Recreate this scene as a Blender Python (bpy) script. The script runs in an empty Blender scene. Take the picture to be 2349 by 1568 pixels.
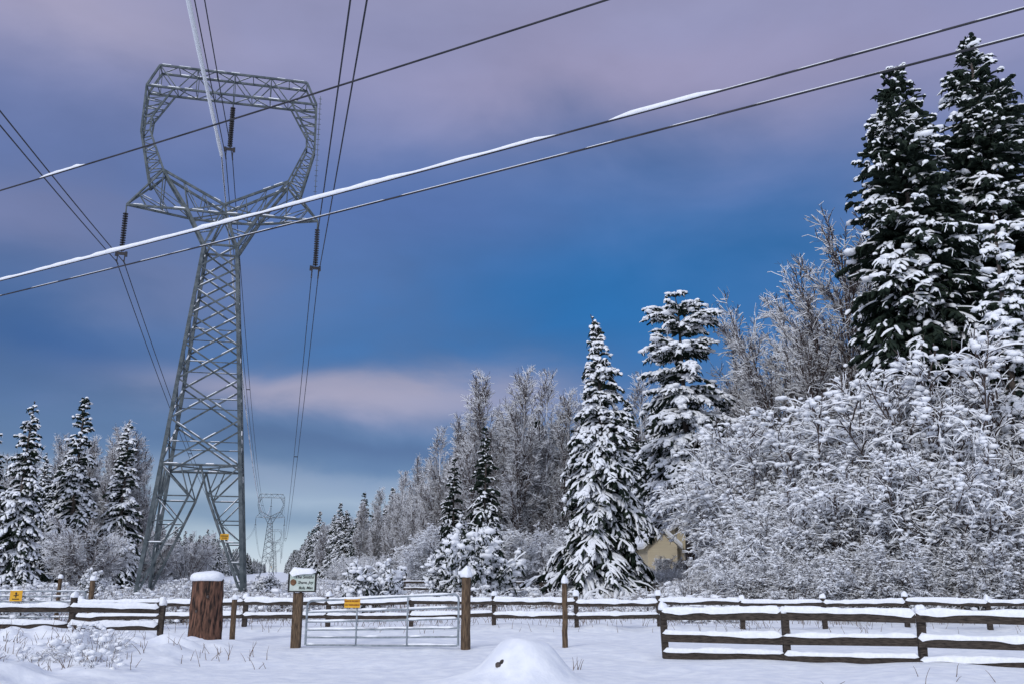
import bpy, bmesh, math
import numpy as np
from mathutils import Vector
R_ = np.random.default_rng
scene = bpy.context.scene
scene.view_settings.view_transform = 'Standard'
scene.view_settings.look = 'None'
scene.view_settings.exposure = 0

# ------------------------------------------------------------------ camera
F = 2100.0; TILT = math.atan(526/2100.0); EYE = 1.7
cam_d = bpy.data.cameras.new("camera"); cam = bpy.data.objects.new("camera", cam_d)
scene.collection.objects.link(cam)
cam.location = (0, 0, EYE); cam.rotation_euler = (math.pi/2+TILT, 0, 0)
cam_d.lens = F/2349*36; cam_d.clip_end = 6000; cam_d.clip_start = .1
scene.camera = cam

# ------------------------------------------------------------------ materials
def lin(r, g, b):
    f = lambda c: ((c/255+.055)/1.055)**2.4 if c/255 > .04045 else c/255/12.92
    return (f(r), f(g), f(b), 1)

def mat(name, c1, c2=None, scale=5, rough=.8, bump=.0, metal=0, detail=6, spec=.3, lo=.35, hi=.65, stretch=None):
    m = bpy.data.materials.new(name); m.use_nodes = True
    nt = m.node_tree; b = nt.nodes["Principled BSDF"]
    b.inputs["Roughness"].default_value = rough
    b.inputs["Metallic"].default_value = metal
    b.inputs["Specular IOR Level"].default_value = spec
    tc = nt.nodes.new("ShaderNodeTexCoord"); mp = nt.nodes.new("ShaderNodeMapping")
    nt.links.new(tc.outputs["Object"], mp.inputs[0])
    if stretch: mp.inputs["Scale"].default_value = stretch
    n = nt.nodes.new("ShaderNodeTexNoise"); n.inputs["Scale"].default_value = scale
    n.inputs["Detail"].default_value = detail
    nt.links.new(mp.outputs[0], n.inputs["Vector"])
    r = nt.nodes.new("ShaderNodeValToRGB")
    r.color_ramp.elements[0].position = lo; r.color_ramp.elements[1].position = hi
    r.color_ramp.elements[0].color = (*c1, 1); r.color_ramp.elements[1].color = (*(c2 or c1), 1)
    nt.links.new(n.outputs["Fac"], r.inputs[0]); nt.links.new(r.outputs[0], b.inputs["Base Color"])
    if bump:
        bp = nt.nodes.new("ShaderNodeBump"); bp.inputs["Strength"].default_value = bump
        bp.inputs["Distance"].default_value = .05
        nt.links.new(n.outputs["Fac"], bp.inputs["Height"]); nt.links.new(bp.outputs[0], b.inputs["Normal"])
    return m

M_SNOW = mat("snow", (.79, .81, .85), (.88, .90, .93), 14, .65, .25)
M_GROUND = mat("snow_ground", (.71, .74, .81), (.84, .86, .89), 3.5, .7, .7, detail=10)
M_NEEDLE = mat("conifer_needles", (.008, .015, .012), (.028, .040, .028), 3, .85, spec=.1)
M_BARK = mat("bark", (.035, .028, .025), (.11, .09, .08), 6, .9, .4)
M_TWIG = mat("twig_bark", (.05, .037, .034), (.12, .09, .08), 4, .9, spec=.1)
M_STEEL = mat("galvanised_steel", (.05, .066, .074), (.12, .14, .15), 2.5, .6, 0, spec=.2)
M_WIRE = mat("wire_metal", (.02, .022, .028), (.045, .045, .055), 2, .6, 0, spec=.2)
M_INS = mat("insulator_glaze", (.015, .015, .02), (.04, .035, .035), 2, .4)
M_WOOD = mat("weathered_wood", (.018, .014, .012), (.10, .08, .065), 9, .9, .5, stretch=(1, 1, 6), lo=.3, hi=.78)
M_POST = mat("post_wood", (.05, .033, .022), (.17, .115, .07), 7, .9, .6, stretch=(6, 6, .8))
M_STUMP = mat("stump_wood", (.02, .014, .012), (.23, .115, .075), 5, .9, 1., stretch=(3.5, 3.5, .7), lo=.38, hi=.68)
M_GATE = mat("gate_tube_steel", (.17, .20, .23), (.32, .36, .39), 8, .45, 0, spec=.4)
M_YEL = mat("yellow_sign_paint", (.62, .31, .02), (.72, .40, .03), 3, .5)
M_RED = mat("sign_letter_red", (.18, .02, .01), None, 3, .5)
M_SIGN = mat("sign_board_green_white", (.42, .5, .44), (.55, .6, .55), 8, .6)
M_BLACK = mat("black_paint", (.015, .015, .015), None, 3, .6)
M_BROWN = mat("brown_emblem", (.12, .06, .03), (.2, .1, .05), 20, .7)
M_HOUSE = mat("cream_siding", (.55, .47, .33), (.62, .54, .38), 2, .8, stretch=(.3, .3, 8))
M_TRIM = mat("white_trim", (.7, .7, .68), None, 3, .6)
M_GLASS = mat("window_glass", (.03, .04, .05), (.06, .07, .09), 2, .15)
M_GRASS = mat("dry_grass", (.08, .05, .035), (.22, .15, .10), 3, .9)

# ------------------------------------------------------------------ mesh builder
class MB:
    def __init__(s): s.v = []; s.f = []; s.m = []; s.n = 0
    def add(s, v, f, m=0):
        v = np.asarray(v, float).reshape(-1, 3); f = np.asarray(f, int)
        if len(f) == 0: return
        s.v.append(v); s.f.append(f + s.n); s.n += len(v)
        s.m.append(np.full(len(f), m) if np.isscalar(m) else np.asarray(m))
    def mesh(s, name, mats, smooth=True):
        me = bpy.data.meshes.new(name)
        v = np.concatenate(s.v)
        loops = np.concatenate([f.ravel() for f in s.f]).astype(np.int32)
        tot = np.concatenate([np.full(len(f), f.shape[1]) for f in s.f])
        st = np.concatenate([[0], np.cumsum(tot)[:-1]]).astype(np.int32)
        me.vertices.add(len(v)); me.vertices.foreach_set("co", v.astype(np.float32).ravel())
        me.loops.add(len(loops)); me.loops.foreach_set("vertex_index", loops)
        me.polygons.add(len(tot)); me.polygons.foreach_set("loop_start", st)
        for m_ in mats: me.materials.append(m_)
        me.polygons.foreach_set("material_index", np.concatenate(s.m).astype(np.int32))
        me.polygons.foreach_set("use_smooth", np.full(len(tot), smooth))
        me.update(calc_edges=True); me.validate()
        return me

def obj(me, name, loc=(0, 0, 0), rz=0, sc=1, parent=None):
    o = bpy.data.objects.new(name, me); scene.collection.objects.link(o)
    o.location = loc; o.rotation_euler = (0, 0, rz)
    o.scale = (sc,)*3 if np.isscalar(sc) else sc
    if parent: o.parent = parent
    return o
def empty(name, loc=(0, 0, 0)):
    o = bpy.data.objects.new(name, None); scene.collection.objects.link(o); o.location = loc
    o.empty_display_size = .3
    return o

def frames(P, ref):
    T = np.gradient(P, axis=1); T /= np.linalg.norm(T, axis=2, keepdims=True)+1e-9
    S = np.cross(T, ref[:, None, :]); S /= np.linalg.norm(S, axis=2, keepdims=True)+1e-9
    return T, S, np.cross(S, T)

def tubes(mb, P, R, snow, hang=None, mlow=0, msnow=1, rng=None, fat=False):
    """polylines P[N,K,3] -> faceted twigs, the upper faces carry the snow"""
    N, K, _ = P.shape
    R = np.broadcast_to(R, (N, K)); snow = np.broadcast_to(snow, (N, K))
    hang = R if hang is None else np.broadcast_to(hang, (N, K))
    rng = rng or R_(0)
    ref = np.array([0, 0, 1.])+rng.normal(0, .12, (N, 3))
    T, S, U = frames(P, ref)
    hz = np.clip(1.15-T[..., 2]**2, .25, 1)
    s = snow*hz
    w = (R+.45*s)[..., None]; h = (R*.6+s)[..., None]
    if fat:
        V = np.stack([P+S*w, P+S*w*.75+U*h*.75, P+U*h, P-S*w*.75+U*h*.75, P-S*w, P-U*hang[..., None]], 2); q = 6
    else:
        V = np.stack([P+S*w, P+U*h, P-S*w, P-U*hang[..., None]], 2); q = 4
    i = np.arange(N)[:, None, None]*K*q+np.arange(K-1)[None, :, None]*q
    j = np.arange(q)[None, None, :]; j2 = (j+1) % q
    f = np.stack([i+j, i+j2, i+q+j2, i+q+j], -1)
    m = np.zeros(f.shape[:3], int)+mlow
    has = (snow.max(1) > 1e-4)[:, None, None]
    m = np.where((j < q-2) & has, msnow, m)
    mb.add(V.reshape(-1, 3), f.reshape(-1, 4), m.ravel())

def rtube(mb, P, R, sides=6, m=0, cap=True):
    P = np.asarray(P, float)[None]; K = P.shape[1]
    R = np.broadcast_to(R, (K,))
    T, S, U = frames(P, np.array([[.013, .02, 1.]]) if abs((P[0, -1]-P[0, 0])[2]) < .9*np.linalg.norm(P[0, -1]-P[0, 0]) else np.array([[0.03, 1., .02]]))
    a = np.arange(sides)/sides*2*math.pi
    V = P[0][:, None]+R[:, None, None]*(S[0][:, None]*np.cos(a)[None, :, None]+U[0][:, None]*np.sin(a)[None, :, None])
    i = np.arange(K-1)[:, None]*sides; j = np.arange(sides)[None]; j2 = (j+1) % sides
    f = np.stack([i+j, i+j2, i+sides+j2, i+sides+j], -1).reshape(-1, 4)
    mb.add(V.reshape(-1, 3), f, m)
    if cap:
        for k in (0, K-1): mb.add(V[k], [list(range(sides))], m)

def ico(sub):
    bm = bmesh.new(); bmesh.ops.create_icosphere(bm, subdivisions=sub, radius=1)
    v = np.array([x.co[:] for x in bm.verts]); f = np.array([[q.index for q in p.verts] for p in bm.faces]); bm.free()
    return v, f
ICO = {1: ico(1), 2: ico(2), 3: ico(3)}
def blobs(mb, C, S, rng, sub=1, m=1, jit=.18, yaw=None):
    C = np.asarray(C, float); N = len(C)
    if N == 0: return
    v, f = ICO[sub]; S = np.broadcast_to(np.asarray(S, float), (N, 3))
    a = rng.uniform(0, 6.28, N) if yaw is None else yaw; c, s = np.cos(a), np.sin(a)
    V = v[None]*(1+rng.normal(0, jit, (N, len(v), 1)))*S[:, None]
    X = V[..., 0]*c[:, None]-V[..., 1]*s[:, None]; Y = V[..., 0]*s[:, None]+V[..., 1]*c[:, None]
    V = np.stack([X, Y, V[..., 2]], -1)+C[:, None]
    mb.add(V.reshape(-1, 3), (f[None]+np.arange(N)[:, None, None]*len(v)).reshape(-1, 3), m)

def box(mb, p0, p1, w, h, m=0, up=(0, 0, 1)):
    p0 = np.array(p0, float); p1 = np.array(p1, float); T = p1-p0; T /= np.linalg.norm(T)
    up = np.array(up, float)
    if abs(T@up) > .97: up = np.array([0, 1., 0])
    S = np.cross(T, up); S /= np.linalg.norm(S); U = np.cross(S, T)
    V = [p+S*a*w/2+U*b*h/2 for p in (p0, p1) for a, b in ((-1, -1), (1, -1), (1, 1), (-1, 1))]
    mb.add(V, [[0, 1, 2, 3], [7, 6, 5, 4], [0, 4, 5, 1], [1, 5, 6, 2], [2, 6, 7, 3], [3, 7, 4, 0]], m)

def vnoise(x, y, seed=0):
    x = np.asarray(x, float); y = np.asarray(y, float)
    xi = np.floor(x).astype(np.int64); yi = np.floor(y).astype(np.int64); fx = x-xi; fy = y-yi
    fx = fx*fx*(3-2*fx); fy = fy*fy*(3-2*fy)
    def h(a, b):
        n = (a*374761393+b*668265263+seed*1442695041) & 0x7fffffff
        n = ((n ^ (n >> 13))*1274126177) & 0x7fffffff
        return ((n ^ (n >> 16)) & 0xffff)/65535.
    return (h(xi, yi)*(1-fx)+h(xi+1, yi)*fx)*(1-fy)+(h(xi, yi+1)*(1-fx)+h(xi+1, yi+1)*fx)*fy
def sst(t): t = np.clip(t, 0, 1); return t*t*(3-2*t)

def gz(x, y):
    x = np.asarray(x, float); y = np.asarray(y, float)
    z = .14*(vnoise(x/4, y/4, 1)-.5)+.09*(vnoise(x/1.3, y/1.3, 2)-.5)+.03*(vnoise(x/.45, y/.45, 12)-.5)
    z = z+.9*sst((y-31)/14)*sst((x-3)/9)
    rough = sst((-x-5.2)/3)*sst((25-y)/3)
    z = z+rough*(.40*vnoise(x/1.1, y/1.1, 3)**1.5+.30*vnoise(x/.5, y/.5, 4)**2-.03)      # rough bank, left foreground
    z = z+sst((y-32)/6)*(.34*(vnoise(x/1.6, y/1.6, 5)-.4)+.14*(vnoise(x/.6, y/.6, 6)-.5))*sst((300-y)/200)
    z = z+.16*np.exp(-((y-28.9)/.7)**2)*vnoise(x/.9, y/.9, 14)      # drift along the back fence
    d = ((x-.25)/.66)**2+((y-16)/.8)**2
    z = z+.58*np.exp(-d**1.6)*(.9+.2*vnoise(x/.3, y/.3, 8))+.17*np.exp(-(((x+.35)/.9)**2+((y-15.8)/.9)**2))
    return z

# ------------------------------------------------------------------ ground
def axis(a, b, d0, g):
    out = [0.]; d = d0
    while out[-1] < b: out.append(out[-1]+d); d *= g
    return np.array(out)
ys = np.concatenate([np.arange(-12, 12, .6), np.arange(12, 26, .09), np.arange(26, 60, .16), 60+axis(0, 4500, .3, 1.045)])
xp = np.concatenate([np.arange(0, 14, .1), 14+axis(0, 4200, .25, 1.06)])
xs = np.concatenate([-xp[:0:-1], xp])
X, Y = np.meshgrid(xs, ys); Z = gz(X, Y)
g = MB(); nx = len(xs); i = (np.arange(len(ys)-1)[:, None]*nx+np.arange(nx-1)[None]).ravel()
g.add(np.stack([X, Y, Z], -1).reshape(-1, 3), np.stack([i, i+1, i+nx+1, i+nx], -1))
obj(g.mesh("snow_ground", [M_GROUND]), "snow_ground")

# ------------------------------------------------------------------ vegetation growth
def unit(v): return v/(np.linalg.norm(v, axis=-1, keepdims=True)+1e-9)
def grow(rng, S, D, L, K, dz=0., wig=.1, late=1.):
    N = len(S); P = np.zeros((N, K, 3)); P[:, 0] = S; D = unit(D)
    dz = np.broadcast_to(dz, (N,))
    for k in range(1, K):
        P[:, k] = P[:, k-1]+D*(L/(K-1))[:, None]
        D = D+rng.normal(0, wig, (N, 3)); D[:, 2] += dz*(k/K)**late*2
        D = unit(D)
    return P
def kids(rng, P, n, tmin=.2, tmax=1., spread=.8, w=None, keep=.8):
    N, K, _ = P.shape
    L = np.linalg.norm(P[:, -1]-P[:, 0], axis=1)
    w = L if w is None else w
    idx = rng.choice(N, n, p=w/w.sum()); t = rng.uniform(tmin, tmax, n)*(K-1)
    k = np.minimum(t.astype(int), K-2); f = (t-k)[:, None]
    S = P[idx, k]*(1-f)+P[idx, k+1]*f; T = unit(P[idx, k+1]-P[idx, k])
    D = T*keep+rng.normal(0, spread, (n, 3))
    return idx, t/(K-1), S, D, T

def conifer(name, seed, H, Rb, clear=.6, nb=240, n1=2600, n2=5000, droop=.18, snowp=.75, snow=.07, clump=.12,
            power=.8, lean=0., arms=(), pads=0, bigclump=0, wmul=1., tw=1., patch=1.1):
    rng = R_(seed); mb = MB()
    tz = np.linspace(0, 1, 16)
    tx = lean*np.clip(tz-.93, 0, 1)**1*9 + .1*np.sin(tz*5+seed)
    TR = np.stack([tx, .08*np.cos(tz*4+seed), tz*H], 1)
    rtube(mb, TR, .016*H*(1-tz)**.8+.02, 8, 2)
    u = rng.random(nb)**.8
    if pads: u = np.round(u*pads)/pads+rng.normal(0, .010, nb); u = np.clip(u, 0.01, .99)
    z = H-(H-clear)*np.clip(u, .012, 1)
    t = (H-z)/(H-clear)
    L = Rb*(t**power)*rng.uniform(.6, 1.12, nb)+.18
    az = rng.uniform(0, 6.283, nb)
    L *= .82+.36*vnoise(az*1.1+seed, z*.55, seed)
    if len(arms):
        for (ah, aa, al) in arms:
            for q in range(9):
                z = np.append(z, ah*H+rng.normal(0, .2)); az = np.append(az, aa+rng.normal(0, .18)); L = np.append(L, al*rng.uniform(.7, 1))
        t = (H-z)/(H-clear)
    n = len(z)
    S = np.stack([np.interp(z/H, tz, TR[:, 0]), np.interp(z/H, tz, TR[:, 1]), z], 1)
    up = .75-1.0*np.clip(t*1.5, 0, 1)+rng.normal(0, .1, n)
    D = np.stack([np.cos(az), np.sin(az), up], 1)
    P0 = grow(rng, S, D, L, 8, -droop*(.5+.8*rng.random(n)), .05)
    Rr = np.linspace(1, .25, 8)[None]*(.02+.012*L)[:, None]
    sn0 = (rng.random(n) < snowp)[:, None]*snow*rng.uniform(.5, 1.1, n)[:, None]*np.linspace(.5, 1, 8)[None]
    tubes(mb, P0, Rr+.03, sn0, Rr+.08, 0, 1, rng)
    idx, tt, S1, D1, T1 = kids(rng, P0, n1, .12, 1., .55)
    side = unit(np.cross(T1, [0, 0, 1.]))*rng.choice([-1, 1], n1)[:, None]
    D1 = T1*.75+side*rng.uniform(.3, 1., n1)[:, None]+rng.normal(0, .15, (n1, 3)); D1[:, 2] -= .15
    L1 = np.clip(L[idx]*.42*(1.15-tt), .2, 1.3)*rng.uniform(.6, 1.2, n1)*tw
    P1 = grow(rng, S1, D1, L1, 4, -droop*1.3, .08)
    pn = vnoise(S1[:, 0]*1.1+S1[:, 2]*.7+seed, S1[:, 1]*1.1-S1[:, 2]*.9, seed+5)
    has = rng.random(n1) < np.clip(snowp+(pn-.5)*patch, .03, 1)
    wv = rng.uniform(.05, .10, n1)[:, None]*np.array([.7, 1.1, 1., .35])[None]*wmul
    tubes(mb, P1, wv, has[:, None]*snow*rng.uniform(.3, 1.3, n1)[:, None]*np.array([.5, 1, 1.1, .5])[None], wv*1.4, 0, 1, rng, fat=True)
    idx, tt, S2, D2, T2 = kids(rng, P1, n2, .1, 1., .5); D2[:, 2] -= .75
    L2 = rng.uniform(.14, .38, n2)*(.6+.4*wmul)
    P2 = grow(rng, S2, D2, L2, 3, -.15, .1)
    w2 = rng.uniform(.02, .05, n2)[:, None]*np.array([1., .9, .15])[None]*wmul
    tubes(mb, P2, w2, (has[idx] & (rng.random(n2) < .4))[:, None]*snow*.4, w2, 0, 1, rng)
    nc = int(n1*clump)
    if nc:
        hw_ = np.where(has)[0]
        k = rng.choice(hw_, nc); kk = rng.integers(1, 3, nc); c = P1[k, kk]+[0, 0, .05]
        tv = P1[k, kk+1]-P1[k, kk]; s = rng.uniform(.06, .15, nc)*(1+bigclump*rng.random(nc))
        blobs(mb, c, np.stack([s*1.7, s, s*.65], 1), rng, 1, 1, .12, yaw=np.arctan2(tv[:, 1], tv[:, 0]))
    return mb.mesh(name, [M_NEEDLE, M_SNOW, M_BARK])

def bare_tree(name, seed, H, spread=.35, n1=34, n2=420, n3=2600, n4=0, r=1., snow=.03, clear=.12, upz=.06, fork=False, lf=.42, nt=7, tp=1., off=1.08, s1=.05):
    rng = R_(seed); mb = MB()
    if fork:
        a = np.arange(nt)/nt*6.28+rng.uniform(-.3, .3, nt); q = np.sqrt(rng.random(nt))
        P0 = grow(rng, rng.normal(0, .25, (nt, 3))*[1, 1, 0], np.stack([np.cos(a)*spread*q, np.sin(a)*spread*q, np.ones(nt)], 1), H*rng.uniform(.75, 1.0, nt)*(1-.25*q), 9, .03, .05)
    else:
        P0 = grow(rng, np.zeros((1, 3)), np.array([[.02, 0, 1.]]), np.array([H]), 12, .03, .02)
    K0 = P0.shape[1]
    tubes(mb, P0, np.linspace(1, .1, K0)[None]*H*.008*r, snow*.4, None, 0, 1, rng)
    idx, t, S, D, T = kids(rng, P0, n1, clear, .985, .5)
    a = rng.uniform(0, 6.28, n1)
    if fork:      # limbs sweep outwards from the middle of the crown
        a = np.where(rng.random(n1) < .75, np.arctan2(S[:, 1], S[:, 0])+rng.normal(0, .7, n1), a)
    D = np.stack([np.cos(a)*(spread*1.7), np.sin(a)*(spread*1.7), rng.uniform(.6, 1.2, n1)], 1)+T*.2
    L1 = H*lf*np.clip(off-t, .03, 1)**tp*rng.uniform(.6, 1.1, n1)+.25
    P1 = grow(rng, S, D, L1, 7, upz, s1)
    tubes(mb, P1, np.linspace(1, .3, 7)[None]*(.008+.007*L1)[:, None]*r, snow, None, 0, 1, rng)
    idx, t, S, D, T = kids(rng, P1, n2, .12, 1, .36)
    L2 = np.clip(L1[idx]*.36*(1.1-t*.6), .3, 2.6)*rng.uniform(.5, 1.1, n2)
    P2 = grow(rng, S, D, L2, 5, upz*.9, .06)
    tubes(mb, P2, np.linspace(1, .5, 5)[None]*.012*r, snow, None, 0, 1, rng)
    idx, t, S, D, T = kids(rng, P2, n3, .1, 1, .4)
    L3 = rng.uniform(.2, .7, n3)
    P3 = grow(rng, S, D, L3, 3, .04, .07)
    tubes(mb, P3, .008*r, snow*.75*(rng.random(n3) < .9)[:, None], None, 0, 1, rng)
    if n4:
        idx, t, S, D, T = kids(rng, P3, n4, .1, 1, .5)
        P4 = grow(rng, S, D, rng.uniform(.15, .45, n4), 2, .0, .1)
        tubes(mb, P4, .006*r, snow*.7*(rng.random(n4) < .8)[:, None], None, 0, 1, rng)
    return mb.mesh(name, [M_TWIG, M_SNOW])

def bush(name, seed, H, W, n0=40, n1=600, n2=3500, n3=4500, snow=.05, r=1., clumps=300, arch=.16, csize=.12, base=.5, fat=False, mlow=None, l2=1., leafy=0):
    """arching, snow laden shrub"""
    rng = R_(seed); mb = MB()
    a = rng.uniform(0, 6.28, n0); q = np.sqrt(rng.random(n0))
    S = np.stack([np.cos(a)*q*W*base*.5, np.sin(a)*q*W*base*.5, np.zeros(n0)-.1], 1)
    out = q*W/H*.55+rng.normal(0, .12, n0)
    D = np.stack([np.cos(a)*out, np.sin(a)*out, np.ones(n0)], 1)
    L0 = H*rng.uniform(.45, 1.1, n0)
    P0 = grow(rng, S, D, L0, 9, -arch*rng.uniform(.3, 1.2, n0), .07, 1.3)
    tubes(mb, P0, np.linspace(1, .3, 9)[None]*.03*r*(H/6)**.5, snow*.8, None, 0, 1, rng)
    idx, t, S, D, T = kids(rng, P0, n1, .12, 1, .45); D[:, 2] += .15
    L1 = L0[idx]*.36*(1.15-t)*rng.uniform(.5, 1.2, n1)+.3
    P1 = grow(rng, S, D, L1, 6, -arch*1.1, .10, 1.)
    tubes(mb, P1, np.linspace(1, .5, 6)[None]*.016*r, snow*rng.uniform(.5, 1.2, (n1, 1)), None, 0, 1, rng, fat=fat)
    idx, t, S, D, T = kids(rng, P1, n2, .1, 1, .5)
    L2 = rng.uniform(.3, 1., n2)*min(1, H/5)*l2
    P2 = grow(rng, S, D, L2, 4, -arch, .12)
    tubes(mb, P2, .010*r, (snow*rng.uniform(.3, 1.3, n2)*(rng.random(n2) < .8))[:, None]*np.array([.6, 1.2, 1, .4])[None], None, 0, 1, rng, fat=fat)
    idx, t, S, D, T = kids(rng, P2, n3, .1, 1, .55)
    P3 = grow(rng, S, D, rng.uniform(.12, .42, n3)*min(1, H/4), 3, -.03, .12)
    tubes(mb, P3, .006*r, (snow*.7*(rng.random(n3) < .8))[:, None], None, 0, 1, rng)
    if leafy:      # dark evergreen sprays hanging below the snow
        idx, t, S, D, T = kids(rng, P2, leafy, .1, 1, .5); D[:, 2] -= .8
        P4 = grow(rng, S, D, rng.uniform(.12, .3, leafy), 3, -.1, .12)
        tubes(mb, P4, np.array([[.03, .045, .01]]), 0., None, 2, 1, rng)
    if clumps:
        hgt = P2[:, 1, 2]+np.linalg.norm(P2[:, 1, :2], axis=1)*.5; w = np.exp(hgt/hgt.max()*2.)
        k = rng.choice(n2, clumps, p=w/w.sum()); kk = rng.integers(1, 3, clumps); c = P2[k, kk]+[0, 0, .02]
        tv = P2[k, kk+1]-P2[k, kk]
        s = rng.uniform(.35, 1.1, clumps)*csize
        blobs(mb, c, np.stack([s*1.7, s, s*.7], 1), rng, 2 if fat else 1, 1, .12, yaw=np.arctan2(tv[:, 1], tv[:, 0]))
    return mb.mesh(name, [mlow or M_TWIG, M_SNOW, M_NEEDLE])

def at(u, y):       # lateral ground offset of a bearing seen at depth y
    return (u-1175)/F/1.031*y
def put(me, name, x, y, rz=0, sc=1, parent=None, dz=0):
    return obj(me, name, (x, y, float(gz(x, y))-.05+dz), rz, sc, parent)

# big individual conifers
cA = conifer("spruce_a", 11, 16.3, 4.7, .4, 420, 8500, 17000, .25, .68, .075, .10, 1.1, -.55, tw=1.)
put(cA, "snowy_spruce_tree", 5.0, 52)
cB = conifer("fir_b", 12, 19.4, 4.2, 5.6, 190, 6000, 12000, .17, .76, .10, .30, .42, -.3,
             arms=((.90, math.pi, 2.6), (.885, .05, 3.0), (.80, .3, 2.6), (.8, 3.3, 2.2)), pads=10, bigclump=1.0, tw=.95)
put(cB, "snowy_fir_tree", 11.4, 60)
cC = conifer("cedar_c", 13, 28.8, 6.2, 1.5, 860, 19000, 38000, .17, .44, .075, .045, .62, bigclump=1.6, wmul=1.4, tw=1.1, patch=1.5)
cD = conifer("cedar_d", 14, 31.8, 6.8, 1.5, 920, 20000, 40000, .16, .42, .075, .045, .66, bigclump=1.6, wmul=1.4, tw=1.1, patch=1.5)
put(cC, "tall_cedar_tree", 21.9, 47, 0)
put(cD, "tall_cedar_tree", 27.2, 48.5, 1)
put(cC, "tall_cedar_tree", 33.5, 52, 2.1, .97)
put(cD, "tall_cedar_tree", 25.2, 54, 3.1, .80)
cE = conifer("young_spruce", 15, 13, 2.3, .5, 240, 4200, 7000, .25, .92, .085, .22, .8, bigclump=.8)
put(cE, "young_spruce_tree", 22.4, 40, 0, 1.33)
put(cE, "young_spruce_tree", 27.0, 41, 2, 1.25)
# generic conifers
cG = [conifer("conifer_%d" % k, 20+k, 16, 3.2+.3*k, .5, 240, 3200, 5200, .2, p, .075, .08, .85, bigclump=.5, wmul=1.3) for k, p in enumerate((.68, .55, .40, .20))]
for k, (u, y, h) in enumerate([(30, 80, 16.5), (152, 86, 17.8), (262, 88, 15.9), (-60, 84, 16), (75, 96, 14), (110, 92, 12)]):
    put(cG[k % 2], "conifer_tree", at(u, y), y, k*1.3, h/16)
for k, (u, y, h) in enumerate([(1112, 72, 12.6), (1040, 76, 10.6)]):
    put(cG[3], "conifer_tree", at(u, y), y, k*1.3+.5, (h/16*.8, h/16*.8, h/16), dz=.5)
for k, (u, y, h) in enumerate([(1450, 84, 16.5), (1525, 90, 18), (1690, 84, 17.5), (1490, 86, 13), (1650, 92, 15), (1730, 72, 13.5), (1580, 96, 17), (1400, 98, 16), (1470, 92, 15), (1620, 86, 13)]):
    put(cG[1+k % 3], "conifer_tree", at(u, y), y, k*1.7, h/16)

# bare deciduous trees
bT = [bare_tree("bare_tree_%d" % k, 40+k, 18, .24+.05*k, 70, 1200, 8000, 0, r=.95, snow=.038, upz=.10, lf=.34, tp=.85) for k in range(3)]
bFan = bare_tree("big_maple", 50, 23, .42, 300, 6500, 30000, 10000, r=1.0, snow=.042, clear=.22, upz=.035, fork=True, lf=.26, nt=16, tp=.35, off=1.1, s1=.04)
put(bFan, "bare_maple_tree", 22.0, 57, .6, (1.0, 1.0, 1.10))
put(bFan, "bare_maple_tree", 18.9, 60, 2.6, (.8, .8, .82))
bBall = bare_tree("bare_shrub_tree", 51, 8, .7, 60, 900, 6500, 4500, r=.8, snow=.03, clear=.05, upz=.04, fork=True, nt=10)
put(bBall, "bare_bushy_tree", at(190, 70), 70, 0, .95)
put(bBall, "bare_bushy_tree", at(330, 100), 100, 1, 1.0)
put(bBall, "bare_bushy_tree", at(100, 90), 90, 2, 1.0)
put(bBall, "bare_bushy_tree", at(430, 120), 120, 3, 1.1)
put(bBall, "bare_bushy_tree", at(1655, 64), 64, 3.3, .62)
put(bBall, "bare_bushy_tree", at(1535, 65), 65, 1.3, .36)

# right hand thicket
bu = [bush("snowy_shrub_%d" % k, 60+k, 8, 8, 60, 1400, 8000, 9000, snow=.060, r=.85, clumps=3000, csize=.145, arch=.17) for k in range(4)]
rng = R_(5)
lay = [(1775, 39, 4.4), (1880, 38, 5.2), (1990, 38, 6.0), (2100, 37, 6.5), (2220, 36, 6.6), (2350, 36, 7.2), (2480, 37, 8),
       (1770, 46, 6.6), (1850, 45, 8.2), (1940, 44, 9.4), (2040, 44, 9.8), (2140, 43, 10.4), (2250, 42, 11.0), (2360, 42, 11.8), (2480, 42, 12),
       (1745, 54, 8.0), (1830, 54, 10.0), (1920, 53, 11.0), (1850, 35, 2.6), (1960, 34.5, 2.4), (2070, 34, 3.0), (2190, 34, 2.6), (2300, 33.5, 3.2), (1760, 36, 2.2), (1700, 40, 2.2), (1685, 46, 3.0), (1640, 50, 1.6)]
for k, (u, y, h) in enumerate(lay):
    s = h/8/1.12
    put(bu[k % 4], "snowy_shrub", at(u, y), y, rng.uniform(0, 6), (s*.86+.07, s*.86+.07, s))

# heavy round bushes in the field
hb = bush("laden_bush", 70, 3.0, 2.9, 44, 460, 1600, 2400, snow=.085, clumps=560, csize=.19, arch=.18, base=.5, fat=True, mlow=M_NEEDLE, l2=.75, leafy=3500)
put(hb, "snow_laden_bush", at(1100, 48), 48, 0, (1.0, 1.0, 1.2))
put(hb, "snow_laden_bush", at(1030, 50), 50, 2, (.6, .6, .75))
put(hb, "snow_laden_bush", at(852, 38), 38, 2.5, (.52, .52, .66))
put(hb, "snow_laden_bush", at(612, 60), 60, 4, (.45, .45, .5))
put(hb, "snow_laden_bush", at(215, 55), 55, 1, (.35, .35, .6))

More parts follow.
